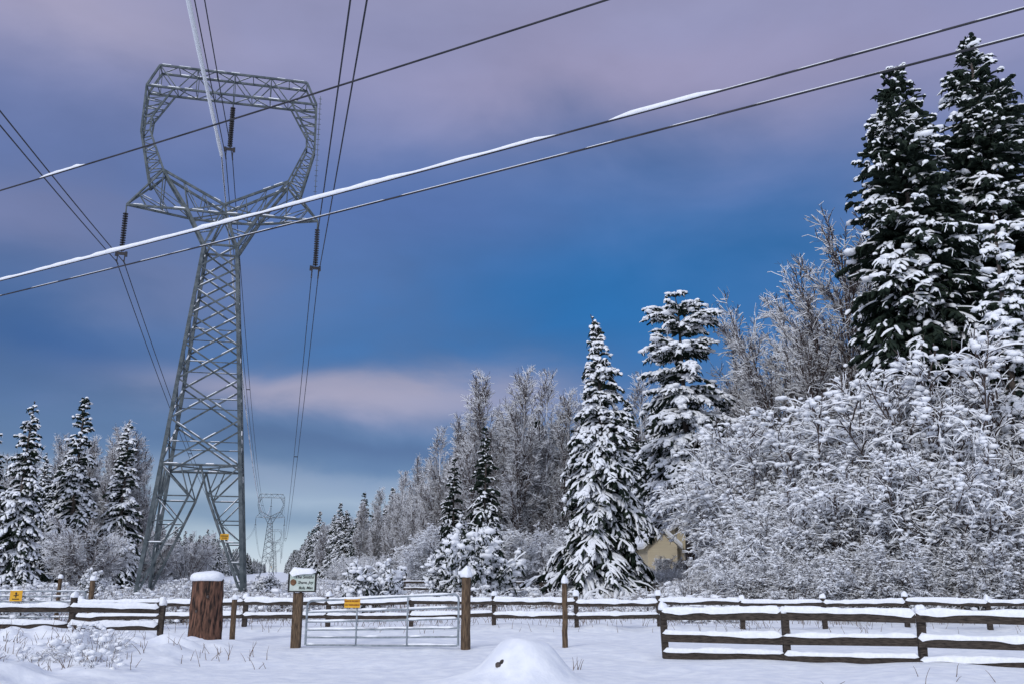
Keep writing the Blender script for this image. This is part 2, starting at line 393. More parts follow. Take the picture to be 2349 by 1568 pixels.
# distant wood either side of the cleared corridor
tl = empty("distant_treeline")
rng = R_(9)
def cl(y): return -5.2-.247*y
cnt = 0
y = 95.
while y < 1500:
    step = 4.0+y*.015
    for side in (-1, 1):
        for row in range(5):
            yy = y+rng.uniform(-2, 2); off = (17 if y > 240 else 17+(240-y)*.075)+row*5.5+rng.uniform(-2, 2)
            x = cl(yy)+side*off
            if side < 0 and yy < 130 and off < 34: continue
            con = rng.random() < (.3 if yy < 200 else .9) and (side < 0 or yy > 170)
            me = cG[rng.integers(1, 4)] if con else bT[rng.integers(3)]
            s = rng.uniform(.8, 1.15)*(1.05 if side > 0 else .82)*(1.0 if not con else .95)
            if row == 0 and not con: s *= .7
            obj(me, "tree", (x, yy, -.2), rng.uniform(0, 6.28), s, tl); cnt += 1
    y += step
for k in range(120):     # wood closing the view behind the clearing
    u = rng.uniform(860, 1750); yy = rng.uniform(92, 125)
    x = at(u, yy)
    if x < cl(yy)+24: continue
    con = rng.random() < .06
    tall = 1.0 if u > 1050 else .85
    obj(cG[3] if con else bT[rng.integers(3)], "tree", (x, yy, 0), rng.uniform(0, 6.28), rng.uniform(.70, 1.28)*tall, tl)
for k in range(45):
    u = rng.uniform(1720, 2900); yy = rng.uniform(64, 95)
    obj(cG[rng.integers(4)] if rng.random() < .45 else bT[rng.integers(3)], "tree", (at(u, yy), yy, .5), rng.uniform(0, 6.28), rng.uniform(.75, .95), tl)
for k in range(50):
    u = rng.uniform(-400, 330); yy = rng.uniform(98, 135)
    obj(cG[rng.integers(2)] if rng.random() < .15 else bT[rng.integers(3)], "tree", (at(u, yy), yy, 0), rng.uniform(0, 6.28), rng.uniform(.7, 1.0), tl)
# understorey at wood edge
ue = empty("woodland_edge_shrubs")
for k in range(140):
    yy = rng.uniform(62, 210); side = 1 if k % 3 else -1
    off = rng.uniform(17, 30) if side > 0 else rng.uniform(20, 34)
    x = cl(yy)+side*(off+(8 if yy < 120 else 0))
    if 6 < x < 22 and yy < 86: continue
    obj(bu[rng.integers(4)], "shrub", (x, yy, -.1), rng.uniform(0, 6), rng.uniform(.25, .6), ue)
for k in range(50):
    u = rng.uniform(960, 1430); yy = rng.uniform(78, 95)
    obj(bu[rng.integers(4)], "shrub", (at(u, yy), yy, 0), rng.uniform(0, 6), rng.uniform(.35, .75), ue)
for k in range(16):
    u = rng.uniform(1470, 1710); yy = rng.uniform(54, 67)
    obj(bu[rng.integers(4)], "shrub", (at(u, yy), yy, .2), rng.uniform(0, 6), rng.uniform(.12, .22), ue)

# low brush in the field
fb = empty("field_brush")
lb = [bush("low_brush_%d" % k, 80+k, .8, 1.5, 34, 200, 520, 500, snow=.020, r=.5, clumps=80, csize=.10, arch=.2, base=.9, l2=2.) for k in range(3)]
for k in range(600):
    yy = 33+rng.random()**1.4*110; u = rng.uniform(-60, 2400)
    x = at(u, yy)
    if 700 < u < 1500 and yy < 44 and rng.random() < .8: continue
    obj(lb[rng.integers(3)], "brush", (x, yy, float(gz(x, yy))-.1), rng.uniform(0, 6), (rng.uniform(.6, 1.5),)*2+(rng.uniform(.5, 1.3),), fb)
fw = empty("foreground_weeds")
wd = [bush("weed_%d" % k, 90+k, .8, 1.3, 12, 50, 90, 80, snow=.010, r=.45, clumps=26, csize=.13, arch=.14, base=.8, l2=2.) for k in range(2)]
for k in range(15):
    yy = rng.uniform(16.5, 24); u = rng.uniform(-80, 300)
    x = at(u, yy)
    obj(wd[rng.integers(2)], "weed_clump", (x, yy, float(gz(x, yy))-.14), rng.uniform(0, 6), rng.uniform(.3, .65), fw)

# grass stalks
gm = MB(); rng = R_(17)
def stalks(n, u0, u1, y0, y1, h):
    yy = rng.uniform(y0, y1, n); xx = (rng.uniform(u0, u1, n)-1175)/F/1.045*yy
    cx = vnoise(xx*1.3, yy*.8, 44); k = rng.random(n) < cx*1.4-.2
    yy = yy[k]; xx = xx[k]; n = len(xx)
    if not n: return
    P = grow(rng, np.stack([xx, yy, gz(xx, yy)-.03], 1), np.stack([rng.normal(0, .35, n), rng.normal(0, .35, n), np.ones(n)], 1), rng.uniform(.4, 1, n)*h, 5, -.12, .1)
    tubes(gm, P, np.linspace(.008, .003, 5)[None], 0., None, 0, 0, rng)
stalks(420, -20, 340, 16.5, 24, .32); stalks(40, 380, 640, 18, 21, .4); stalks(16, 1290, 1330, 17.5, 18, .4)
stalks(24, 1700, 2300, 14.5, 15.6, .35); stalks(9000, 100, 2300, 31, 58, .85); stalks(500, 100, 2349, 27.6, 31, .4)
obj(gm.mesh("dry_grass_stalks", [M_GRASS]), "dry_grass")

# ------------------------------------------------------------------ fences
def snowcap(mb, p0, p1, w, h, seed, m=1, dens=.07, gap=0.):
    p0 = np.array(p0, float); p1 = np.array(p1, float); L = np.linalg.norm(p1-p0); n = max(6, int(L/dens))
    t = np.linspace(0, 1, n); T = (p1-p0)/L; S = np.cross(T, [0, 0, 1.]); S /= np.linalg.norm(S)
    hh = h*(.35+.85*vnoise(t*L/.55, t*0+seed*3.7, seed)+.4*vnoise(t*L/.17, t*0, seed+3))
    if gap: hh = hh*sst((vnoise(t*L/.5, t*0+9.3, seed+8)-gap)/.15)+.002
    end = np.minimum(1, np.minimum(t, 1-t)*L/.07); hh = hh*np.sqrt(end)+.001
    ww = w*(.45+.22*(vnoise(t*L/.3, t*0, seed+5)))*(.6+.4*end)
    dr = -.2-.6*vnoise(t*L/.4, t*0+2.2, seed+6)**2          # lip sagging over the front edge
    prof = [(-1, 0), (-1.15, .35), (-.65, .85), (0, 1), (.65, .85), (1.15, .35), (1, 0)]
    C = p0+(p1-p0)*t[:, None]
    V = np.stack([C+S*(a*ww)[:, None]+np.array([0, 0, 1.])*((b*hh) if b else dr*hh)[:, None] for a, b in prof], 1)
    k = len(prof); i = np.arange(n-1)[:, None]*k; j = np.arange(k-1)[None]
    mb.add(V.reshape(-1, 3), np.stack([i+j, i+j+1, i+k+j+1, i+k+j], -1).reshape(-1, 4), m)
    mb.add(V[0], [list(range(k))], m); mb.add(V[-1], [list(range(k))[::-1]], m)

def postcap(mb, x, y, z, r, h, seed):
    rng = R_(seed); v, f = ICO[3]
    V = v.copy(); V[:, 2] = np.where(V[:, 2] < -.25, -.25, V[:, 2])
    V = V*[r, r, h]*(1+.08*np.sin(v[:, :1]*5+seed)); mb.add(V+[x, y, z+h*.22], f, 1)

def fence(name, pts, rails, ph, seed, pw=.12, bh=.14, snow=.09):
    e = MB(); sn = MB(); rng = R_(seed); pts = [np.array(p, float) for p in pts]
    for i, p in enumerate(pts):
        z0 = float(gz(*p)); hh = ph+rng.normal(0, .03); dx, dy = rng.normal(0, .015, 2)
        box(e, (p[0], p[1], z0-.3), (p[0]+dx, p[1]+dy, z0+hh), pw, pw, 0)
        postcap(sn, p[0]+dx, p[1]+dy, z0+hh, pw*.8, .10+.06*rng.random(), seed+i)
    for i in range(len(pts)-1):
        a, b = pts[i], pts[i+1]; T = (b-a)/np.linalg.norm(b-a); nrm = np.array([T[1], -T[0]])
        if nrm[1] > 0: nrm = -nrm
        o = nrm*(pw/2+.024)
        for j, rz in enumerate(rails):
            za = float(gz(*a))*.4+rz+rng.normal(0, .018); zb = float(gz(*b))*.4+rz+rng.normal(0, .018)
            A = (a[0]+o[0]-T[0]*.04, a[1]+o[1]-T[1]*.04, za); B = (b[0]+o[0]-T[0]*.05, b[1]+o[1]-T[1]*.05, zb)
            box(e, A, B, .04, bh, 0)
            up = np.array([0, 0, bh/2])
            snowcap(sn, np.array(A)+up, np.array(B)+up, .085, snow*(1 if j else 1.15), seed*7+i*5+j)
    p = obj(e.mesh(name, [M_WOOD], False), "wooden_rail_fence")
    obj(sn.mesh(name+"_snow", [M_SNOW, M_SNOW], True), "snow_caps", parent=p)

def lerp_pts(a, b, n): return [(a[0]+(b[0]-a[0])*t, a[1]+(b[1]-a[1])*t) for t in np.linspace(0, 1, n)]
fence("near_fence", [(3.2, 20.0), (5.45, 19.1), (7.7, 18.1), (9.95, 17.15), (12.2, 16.2)], (.82, .38, .04), .90, 3, .13, .17, .08)
fence("back_fence", lerp_pts((-13.0, 28.6), (19.4, 28.9), 14), (.74, .36), .86, 4, .13, .13, .08)
fence("left_fence", [(-15.0, 22.4), (-12.9, 22.9), (-10.8, 23.4), (-8.75, 23.8)], (.74, .36), .90, 5, .12, .14, .085)
fence("far_paddock_fence", lerp_pts((-7.5, 66), (4.5, 68), 6), (.95, .55), 1.15, 6, .14, .16, .04)

def post(name, x, y, h, w, seed, cap=.12, tilt=0.):
    mb = MB(); z0 = float(gz(x, y))
    rng = R_(seed)
    t = np.linspace(0, 1, 9)
    P = np.stack([x+tilt*t+rng.normal(0, .004, 9), y+0*t, z0-.3+(h+.3)*t], 1)
    rtube(mb, P, w/2*(1.04-.08*t+rng.normal(0, .015, 9)), 9, 0)
    postcap(mb, x+tilt, y, z0+h, w*.62, cap, seed)
    return obj(mb.mesh(name, [M_POST, M_SNOW]), "wooden_post")
post("gate_post", -1.05, 21.75, 1.58, .22, 1, .2)
post("field_post", 1.22, 22.0, 1.42, .13, 2, .15)
post("thin_post", -7.0, 24.0, 1.0, .14, 3, .1)
post("old_post", -16.0, 33.5, 1.5, .14, 4, .12)
post("old_post", -14.4, 32.5, 1.35, .18, 4, .13)

# stump
mb = MB(); rng = R_(31); t = np.linspace(0, 1, 22); a = np.arange(40)/40*2*math.pi
V = []
for k, tt in enumerate(t):
    r = .33+.07*(1-tt)**3+.03*np.sin(a*3+1+tt)+.02*np.sin(a*7+tt*2)+.035*vnoise(a*5, a*0+tt*3, 7)+.03*vnoise(a*11, a*0+tt*9, 9)
    V.append(np.stack([r*np.cos(a)*(1.0), r*np.sin(a), np.full(40, -.2+tt*1.72)+.03*np.sin(a*2)*(tt == 1)], 1))
V = np.array(V); i = np.arange(21)[:, None]*40; j = np.arange(40)[None]; j2 = (j+1) % 40
mb.add(V.reshape(-1, 3), np.stack([i+j, i+j2, i+40+j2, i+40+j], -1).reshape(-1, 4), 0); mb.add(V[-1], [list(range(40))], 0)
v, f = ICO[3]; W = v.copy(); W[:, 2] = np.where(W[:, 2] < -.3, -.3, W[:, 2]); W[:, 2] = np.sign(W[:, 2])*np.abs(W[:, 2])**.7
W = W*[.42, .42, .17]*(1+.05*np.sin(v[:, :1]*4+v[:, 1:2]*3)); mb.add(W+[0, 0, 1.55], f, 1)
mb.add(v*[.14, .05, .12]+[.05, -.39, .0], f, 1)
for (q, zz, rr) in ((-1.9, .75, .035), (-1.2, 1.1, .028), (-2.3, .35, .03)):      # knots
    mb.add(v*[rr, .05, rr*1.5]+[.36*math.cos(q), .36*math.sin(q), zz], f, 2)
obj(mb.mesh("stump", [M_STUMP, M_SNOW, M_BARK]), "tree_stump", (-7.68, 23.9, 0))

# ------------------------------------------------------------------ text helper
def text(name, body, size, loc, m, parent, align='CENTER', ital=0.):
    c = bpy.data.curves.new(name, 'FONT'); c.body = body; c.size = size; c.align_x = align; c.align_y = 'CENTER'
    c.extrude = .002; c.offset = .0012; c.shear = ital; c.materials.append(m)
    o = bpy.data.objects.new(name, c); scene.collection.objects.link(o); o.parent = parent
    o.location = loc; o.rotation_euler = (math.pi/2, 0, 0); return o

# sign post
gx, gy = -4.95, 22.0; z0 = float(gz(gx, gy))
so = empty("family_name_sign", (gx, gy, z0))
mb = MB(); box(mb, (0, 0, -.3), (0, 0, 1.25), .2, .2, 0); postcap(mb, 0, 0, 1.22, .12, .06, 3)
obj(mb.mesh("sign_post", [M_POST, M_SNOW], False), "post", parent=so)
mb = MB(); box(mb, (-.19, -.13, 1.45), (.40, -.13, 1.45), .03, .40, 0)
obj(mb.mesh("sign_board", [M_SIGN], False), "board", parent=so)
mb = MB()
for z in (1.245, 1.655): box(mb, (-.215, -.133, z), (.425, -.133, z), .045, .028, 0)
for x in (-.203, .413): box(mb, (x, -.133, 1.262), (x, -.133, 1.638), .045, .026, 0)
obj(mb.mesh("sign_frame", [M_BLACK], False), "frame", parent=so)
mb = MB(); snowcap(mb, (-.2, -.10, 1.665), (.41, -.10, 1.665), .2, .13, 5, 0)
obj(mb.mesh("sign_snow", [M_SNOW]), "snow", parent=so)
mb = MB(); blobs(mb, [(-.10, -.15, 1.45)], (.07, .008, .075), R_(1), 2, 0, .06)
obj(mb.mesh("sign_emblem", [M_BROWN]), "emblem", parent=so)
text("line_a", "The Smiths", .095, (.15, -.149, 1.565), M_BLACK, so, ital=.25)
text("line_b", "Shane, Joy", .085, (.18, -.149, 1.445), M_BLACK, so, ital=.25)
text("line_c", "Bob, Max", .085, (.19, -.149, 1.325), M_BLACK, so, ital=.25)

# gate
def gate(name, x0, y0, x1, y1, H0, H1, rails, seed, zb=.1, rad=.022, nv=3):
    mb = MB(); rng = R_(seed); p0 = np.array([x0, y0]); p1 = np.array([x1, y1])
    def pt(s, z): q = p0+(p1-p0)*s; return np.array([q[0], q[1], z])
    L = np.linalg.norm(p1-p0); c = .12/L
    top = lambda s: H0+(H1-H0)*s
    a = np.linspace(0, math.pi/2, 6)
    P = [pt(0, zb)]+[pt(c-c*math.cos(q), top(0)-.12+.12*math.sin(q)) for q in a]+[pt(1-c+c*math.sin(q), top(1)-.12+.12*math.cos(q)) for q in a]+[pt(1, zb)]
    rtube(mb, P, rad, 7, 0)
    for r in rails:
        za = zb+(H0-zb)*r; zc = zb+(H1-zb)*r
        rtube(mb, [pt(.005, za), pt(.5, (za+zc)/2-.01), pt(.995, zc)], rad*.85, 7, 0)
        snowcap(mb, pt(.01, za+rad*.7), pt(.99, zc+rad*.7), rad*1.5, .022, seed+int(r*100), gap=.5, dens=.06)
    snowcap(mb, pt(.03, top(0)+rad*.7), pt(.97, top(1)+rad*.7), rad*1.7, .022, seed+50, gap=.35, dens=.06)
    for k in range(1, nv+1):
        s = k/(nv+1.)
        A = pt(s, zb); B = pt(s, top(s)); A[1] -= rad*1.1; B[1] -= rad*1.1
        box(mb, A, B, .035, .012, 0)
    return obj(mb.mesh(name, [M_GATE, M_SNOW]), "tube_gate")
gate("gate", -4.72, 21.95, -1.22, 21.75, 1.05, 1.2, (0, .17, .34, .52, .74), 4, .08, .026, 2)
gate("far_gate", -20.5, 33, -14.6, 32.5, 1.05, 1.05, (0, .2, .4, .6, .8), 8, .2, .03, 4)

def ysign(name, x, y, z, w, h, lines, ts):
    e = empty(name, (x, y, z)); mb = MB(); box(mb, (-w/2, 0, 0), (w/2, 0, 0), .008, h, 0)
    obj(mb.mesh("plate", [M_YEL], False), "plate", parent=e)
    mb = MB(); snowcap(mb, (-w/2, 0, h/2), (w/2, 0, h/2), .03, .03, 3, 0)
    obj(mb.mesh("snow", [M_SNOW]), "snow", parent=e)
    for k, l in enumerate(lines): text("line", l, ts, (0, -.008, h*.22-k*h*.42), M_RED, e)
    return e
ysign("private_property_sign", -3.66, 21.80, 1.0, .36, .2, ["PRIVATE PROPERTY", "NO TRESPASSING"], .042)
e = ysign("yellow_warning_sign", -17.0, 32.55, .9, .42, .36, [], .1)
mb = MB(); blobs(mb, [(0, -.01, .08)], (.035, .006, .035), R_(1), 2, 0, 0); box(mb, (0, -.01, .05), (0, -.01, -.06), .03, .008); box(mb, (-.08, -.012, .0), (.09, -.012, .03), .008, .025); box(mb, (-.12, -.01, -.11), (.12, -.01, -.11), .008, .03)
obj(mb.mesh("pictogram", [M_BLACK], False), "pictogram", parent=e)

# ------------------------------------------------------------------ transmission tower
LD = np.array([-.24, .9708]); LP = np.array([.9708, .24])
def tower_mesh():
    mb = MB(); segs = []; rng = R_(2)
    def B(a, b, w=.09, sn=0.): segs.append((a, b, w, sn))
    hw = lambda z: 3.05+(1.05-3.05)*z/22.9
    C = [(-1, -1), (1, -1), (1, 1), (-1, 1)]
    for sx, sy in C:
        B((sx*hw(0), sy*hw(0), -.3), (sx*hw(22.9), sy*hw(22.9)*.95, 22.9), .2)
    zs = [8.1]
    for h in (2.9, 2.6, 2.3, 2.0, 1.8, 1.6, 1.6): zs.append(zs[-1]+h)
    zs[-1] = 22.9
    for f in range(4):
        (ax, ay), (bx, by) = C[f], C[(f+1) % 4]
        A = lambda z: np.array([ax*hw(z), ay*hw(z), z]); D = lambda z: np.array([bx*hw(z), by*hw(z), z])
        M = lambda s, z: (A(z)+D(z))/2+(D(z)-A(z))/2*s
        for k in range(len(zs)-1):
            B(A(zs[k]), D(zs[k+1]), .09, .02); B(D(zs[k]), A(zs[k+1]), .09, .02)
            zm = (zs[k]+zs[k+1])/2
            if k < 4:
                B(A(zm), M(0, zm)*1.0, .05, .012); B(D(zm), M(0, zm), .05, .012)
        for z in (8.1, 22.9): B(A(z), D(z), .12, .02)
        B(M(0, 8.1), M(0, 8.1)+np.array([0, 0, -.02]), .25)
        for sg, E in ((-1, A), (1, D)):
            kn = M(sg*.22, 6.2); foot = E(0.1)
            inner = lambda t, kn=kn, foot=foot: kn+(foot-kn)*t
            B(kn, foot, .12); B(M(0, 8.1), kn, .09, .02); B(E(8.1), kn, .09, .02); B(E(6.2), kn, .07, .02)
            B(M(sg*.5, 8.1), kn, .06)
            zz = [6.2, 4.7, 3.4, 2.2, 1.1]
            for q in range(4):
                t0 = (6.2-zz[q])/6.1; t1 = (6.2-zz[q+1])/6.1
                B(inner(t1), E(zz[q+1]), .06, .02); B(inner(t0), E(zz[q+1]), .06, .02) if q % 2 else B(E(zz[q]), inner(t1), .06, .02)
    B((-2.3, -2.3, 8.1), (2.3, 2.3, 8.1), .07); B((2.3, -2.3, 8.1), (-2.3, 2.3, 8.1), .07)
    for sg in (-1, 1):
        for ty in (-1, 1):
            w0 = (sg*1.05, ty*1.0, 22.9); k1 = (sg*2.3, ty*.85, 25.3); pk = (sg*4.1, ty*.6, 28.1); ctr = (0, ty*.8, 25.9)
            tip = (sg*6.3, 0, 25.6); bc = (0, ty*.9, 25.2)
            B(w0, k1, .17); B(k1, pk, .15)
            B(pk, ctr, .14, .02); B(tip, pk, .1, .02); B(tip, k1, .12, .03); B(k1, bc, .12, .03)
            B(w0, ctr, .1); B(w0, bc, .07); B(k1, ctr, .07)
            P = lambda a, b, t: tuple(np.array(a)+(np.array(b)-np.array(a))*t)
            for t in (.33, .66):
                B(P(tip, pk, t), P(tip, k1, t), .05, .01); B(P(tip, pk, t), P(tip, k1, t+.33 if t < .5 else 1), .05, .01)
                B(P(pk, ctr, t), P(k1, bc, t), .05, .01); B(P(pk, ctr, t), P(k1, bc, t-.33), .05, .01)
            B(pk, P(k1, tip, .45), .06)
            for t in (.33, .66): B(P(w0, k1, t), P(w0, ctr, t), .05, .01)
            o = [(sg*4.95, ty*.5, 27.0), (sg*5.8, ty*.5, 30.8), (sg*5.75, ty*.55, 34.3), (sg*5.0, ty*.6, 35.9)]
            n = [(sg*4.1, ty*.6, 28.1), (sg*5.25, ty*.45, 31.0), (sg*5.2, ty*.5, 32.0), (sg*4.0, ty*.6, 34.2)]
            B(P(tip, pk, .55), o[0], .08)
            for q in range(3): B(o[q], o[q+1], .12)
            for q in range(3): B(n[q], n[q+1], .10)
            B(o[0], n[0], .07)
            for t in (.2, .4, .6, .8):
                B(P(o[0], o[1], t), P(n[0], n[1], t), .05, .01); B(P(o[0], o[1], t), P(n[0], n[1], t-.2), .05, .01)
            B(o[1], n[1], .06); B(o[1], n[2], .05); B(P(o[1], o[2], .3), n[2], .05, .01)
            for t in (.33, .66, 1): B(P(o[1], o[2], .3+t*.6), P(n[2], n[3], t*.75), .05, .01); B(P(o[1], o[2], .3+t*.6-.2), P(n[2], n[3], t*.75), .05)
        for (a, z, w) in ((1.05, 22.9, 1.), (2.3, 25.3, .85), (4.1, 28.1, .6), (5.8, 30.8, .5), (5.25, 31.0, .45), (5.75, 34.3, .55), (5.0, 35.9, .6), (4.95, 27, .5), (5.2, 32.0, .5), (5.78, 32.5, .5)):
            B((sg*a, -w, z), (sg*a, w, z), .07, .015)
        for (z0_, s0, z1_, s1) in ((30.8, 5.8, 32.5, 5.78), (32.5, 5.78, 34.3, 5.75), (27, 4.95, 28.9, 5.37), (28.9, 5.37, 30.8, 5.8), (22.9, 1.05, 25.3, 2.3)):
            B((sg*s0, -.5, z0_), (sg*s1, .5, z1_), .04); B((sg*s0, .5, z0_), (sg*s1, -.5, z1_), .04)
    zb, zt = 34.25, 35.9
    for ty in (-1, 1):
        B((-5.0, ty*.6, zt), (5.0, ty*.6, zt), .12, .03); B((-5.75, ty*.6, zb), (5.75, ty*.6, zb), .12, .03)
        ss = np.linspace(-5, 5, 9)
        for k in range(8):
            a, b = ss[k], ss[k+1]
            B((a, ty*.6, zb), (b, ty*.6, zt), .055, .012) if k % 2 else B((a, ty*.6, zt), (b, ty*.6, zb), .055, .012)
            if k % 2 == 0: B((a, ty*.6, zb), (a, ty*.6, zt), .045)
    ss = np.linspace(-5, 5, 9)
    for z in (zb, zt):
        for k in range(8):
            if k % 2: B((ss[k], -.6, z), (ss[k+1], .6, z), .045, .015)
            else: B((ss[k], .6, z), (ss[k+1], -.6, z), .045, .015)
        for k in range(9): B((ss[k], -.6, z), (ss[k], .6, z), .045, .015)
    B((6.0, -.5, 27), (6.0, -.5, 35), .04)
    for k in range(20): B((5.88, -.5, 27.2+k*.4), (6.12, -.5, 27.2+k*.4), .025)
    for (a, b, w, sn) in segs:
        a = np.array(a, float); b = np.array(b, float)
        box(mb, a, b, w*1.1, w*1.1, 0)
        if sn:      # thin broken line of snow lying on the member
            d = b-a; L = np.linalg.norm(d); lift = np.array([0, 0, w*.56])
            nseg = max(1, int(L/1.1))
            for q in range(nseg):
                if rng.random() < .35: continue
                t0 = (q+rng.uniform(0, .3))/nseg; t1 = (q+rng.uniform(.6, 1))/nseg
                tt_ = np.array([t0, t0+(t1-t0)*.15, t1-(t1-t0)*.15, t1])[:, None]
                tubes(mb, (a+lift+d*tt_)[None], np.array([[.1, 1, 1, .1]])*w*.48, np.array([[.1, 1, 1, .1]])*sn*1.5, None, 1, 1, rng)
    def ins(s, ztop, n=17):
        rtube(mb, [(s, 0, ztop+.1), (s, 0, ztop-.5)], .05, 6, 0)
        for k in range(n):
            z = ztop-.5-k*.17; a = np.arange(12)/12*2*math.pi
            ring = lambda r, zz: np.stack([s+r*np.cos(a), r*np.sin(a), np.full(12, zz)], 1)
            V = np.concatenate([ring(.06, z), ring(.18, z-.05), ring(.17, z-.09), ring(.05, z-.07), ring(.05, z-.17)])
            j = np.arange(12); j2 = (j+1) % 12
            f = np.concatenate([np.stack([j+q*12, j2+q*12, j2+q*12+12, j+q*12+12], -1) for q in range(4)]); mb.add(V, f, 2)
        zb_ = ztop-.5-n*.17
        box(mb, (s-.32, 0, zb_-.15), (s+.32, 0, zb_-.15), .08, .2, 2)
        for d in (-.3, .3):
            box(mb, (s+d, 0, zb_), (s+d*1.05, 0, zb_-.35), .14, .1, 2)
            rtube(mb, [(s+d*.75, 0, zb_-.2), (s+d*.75, 0, zb_-.75)], .035, 6, 2); rtube(mb, [(s+d*.75, -.4, zb_-.75), (s+d*.75, .4, zb_-.75)], .05, 6, 2)
        return zb_-.75
    z1 = ins(-6.3, 25.5, 16); z2 = ins(6.3, 25.5, 16); z3 = ins(0, 34.1, 18)
    h_ = hw(3.4)
    box(mb, (h_-1.25, -h_-.12, 3.75), (h_-.75, -h_-.12, 3.75), .02, .35, 3)
    box(mb, (h_-1.2, -h_-.135, 3.8), (h_-.8, -h_-.135, 3.8), .01, .05, 4); box(mb, (h_-1.15, -h_-.135, 3.68), (h_-.85, -h_-.135, 3.68), .01, .04, 4)
    return mb.mesh("transmission_tower", [M_STEEL, M_SNOW, M_INS, M_YEL, M_BLACK], False), z1, z3
tm, zc_out, zc_mid = tower_mesh()
ang = math.atan2(LP[1], LP[0]); c0 = np.array([-19.8, 59.0]); SPAN = 372.
cs = [c0+LD*SPAN*k for k in (-1, 0, 1, 2, 3)]
for c in cs[1:]:
    obj(tm, "transmission_tower", (c[0], c[1], 0), ang)

mb = MB()
for s, z in ((-6.3, zc_out), (6.3, zc_out), (0, zc_mid)):
    for d in (-.225, .225):
        for k in range(4):
            a = cs[k]+LP*(s+d); b = cs[k+1]+LP*(s+d); t = np.linspace(0, 1, 70)
            P = np.stack([a[0]+(b[0]-a[0])*t, a[1]+(b[1]-a[1])*t, z-4*11.5*t*(1-t)], 1)
            rtube(mb, P, .03 if k < 2 else .045, 5, 0)
    for k in range(4):
        for t in (.3, .6, .88) if k == 0 else (.15, .5):
            a = cs[k]+(cs[k+1]-cs[k])*t; zz = z-4*11.5*t*(1-t)
            p = a+LP*(s-.225); q = a+LP*(s+.225); box(mb, (*p, zz), (*q, zz), .07, .1)
obj(mb.mesh("conductors", [M_WIRE]), "power_transmission_lines")
mb = MB()
for k in (0, 1, 2):
    a = cs[k]+LP*(-.5); b = cs[k+1]+LP*(-.5); t = np.linspace(0, 1, 500)
    P = np.stack([a[0]+(b[0]-a[0])*t, a[1]+(b[1]-a[1])*t, zc_mid-4*12.0*t*(1-t)], 1)
    rtube(mb, P, .035, 5, 0)
    q = (.10 if k == 0 else .05)+.05*vnoise(t*140, t*0, 3)
    P = P.copy(); P[:, 2] += q*.6
    rtube(mb, P, q, 7, 1)
obj(mb.mesh("snowy_conductor", [M_WIRE, M_SNOW]), "snow_covered_cable")

# ------------------------------------------------------------------ roadside distribution wires
def near_wire(A, B, sag, cover, seed, r=.014, frost=True):
    mb = MB(); A = np.array(A); B = np.array(B)
    t = np.linspace(-1.2, 2.2, 260); P = A+(B-A)*t[:, None]; P[:, 2] -= sag*4*t*(1-t)
    rtube(mb, P, r, 6, 0)
    for (t0, t1, rr) in cover:
        n = max(20, int((t1-t0)*900)); t = np.linspace(t0, t1, n); P = A+(B-A)*t[:, None]; P[:, 2] -= sag*4*t*(1-t)
        e = np.minimum(1, np.minimum(t-t0, t1-t)/.02)**.7
        q = rr*e*(.5+.5*vnoise(t*28, t*0+seed, seed)+.45*vnoise(t*90, t*0, seed+1)*(vnoise(t*12, t*0+4, seed+2)))
        P[:, 2] += r*.4+q*.7
        rtube(mb, P, q+.001, 8, 1)
    if frost:
        t = np.linspace(-.1, 1.3, 400); P = A+(B-A)*t[:, None]; P[:, 2] -= sag*4*t*(1-t)-r*.75
        rtube(mb, P, r*.7*sst((vnoise(t*60, t*0, seed+9)-.2)*3)+.0005, 5, 1)
    return obj(mb.mesh("wire", [M_WIRE, M_SNOW]), "overhead_utility_wire")
near_wire((-13.2, 22.6, 9.0), (6.84, 10.8, 9.0), .06, [(-.02, .70, .046), (.737, .825, .046), (-1, -.03, .03)], 1, .017)
near_wire((-13.3, 22.7, 8.6), (6.8, 10.8, 8.6), .05, [], 2, .017)
near_wire((-12.2, 20.3, 10.5), (1.49, 12.8, 10.5), .04, [(.09, .20, .034)], 3, .018, frost=False)

# ------------------------------------------------------------------ house
he = empty("cream_house", (12.4, 70, .4))
def part(name, fn, mats, smooth=False):
    mb = MB(); fn(mb); obj(mb.mesh(name, mats, smooth), name, parent=he)
def prism(mb, x0, x1, y0, y1, ze, zr, m=0, z0=-.6):
    xm = (x0+x1)/2
    V = [(x0, y0, z0), (x1, y0, z0), (x1, y0, ze), (xm, y0, zr), (x0, y0, ze), (x0, y1, z0), (x1, y1, z0), (x1, y1, ze), (xm, y1, zr), (x0, y1, ze)]
    mb.add(V, [[0, 1, 2, 3, 4], [9, 8, 7, 6, 5]], m); mb.add(V, [[0, 5, 6, 1], [1, 6, 7, 2], [0, 4, 9, 5]], m)
part("walls", lambda mb: (prism(mb, -.2, 5.2, 0, 10, 4.4, 5.9), prism(mb, -2.4, -.22, -.8, 9, 3.2, 4.2)), [M_HOUSE])
def roof(mb, x0, x1, y0, y1, ze, zr, th, m):
    xm = (x0+x1)/2
    for xa, s in ((x0, -1), (x1, 1)):
        ex = xa+s*.35; k = (zr-ze)/abs(xm-xa); zz = ze-k*.35
        V = [(ex, y0-.4, zz), (xm, y0-.4, zr), (xm, y1+.4, zr), (ex, y1+.4, zz)]; V += [(a, b, c+th) for a, b, c in V]
        mb.add(V, [[0, 1, 2, 3], [4, 5, 6, 7], [0, 1, 5, 4], [1, 2, 6, 5], [2, 3, 7, 6], [3, 0, 4, 7]], m)
part("roof", lambda mb: (roof(mb, -.2, 5.2, 0, 10, 4.45, 5.95, .15, 0), roof(mb, -2.4, -.22, -.8, 9, 3.25, 4.25, .15, 0)), [M_TRIM])
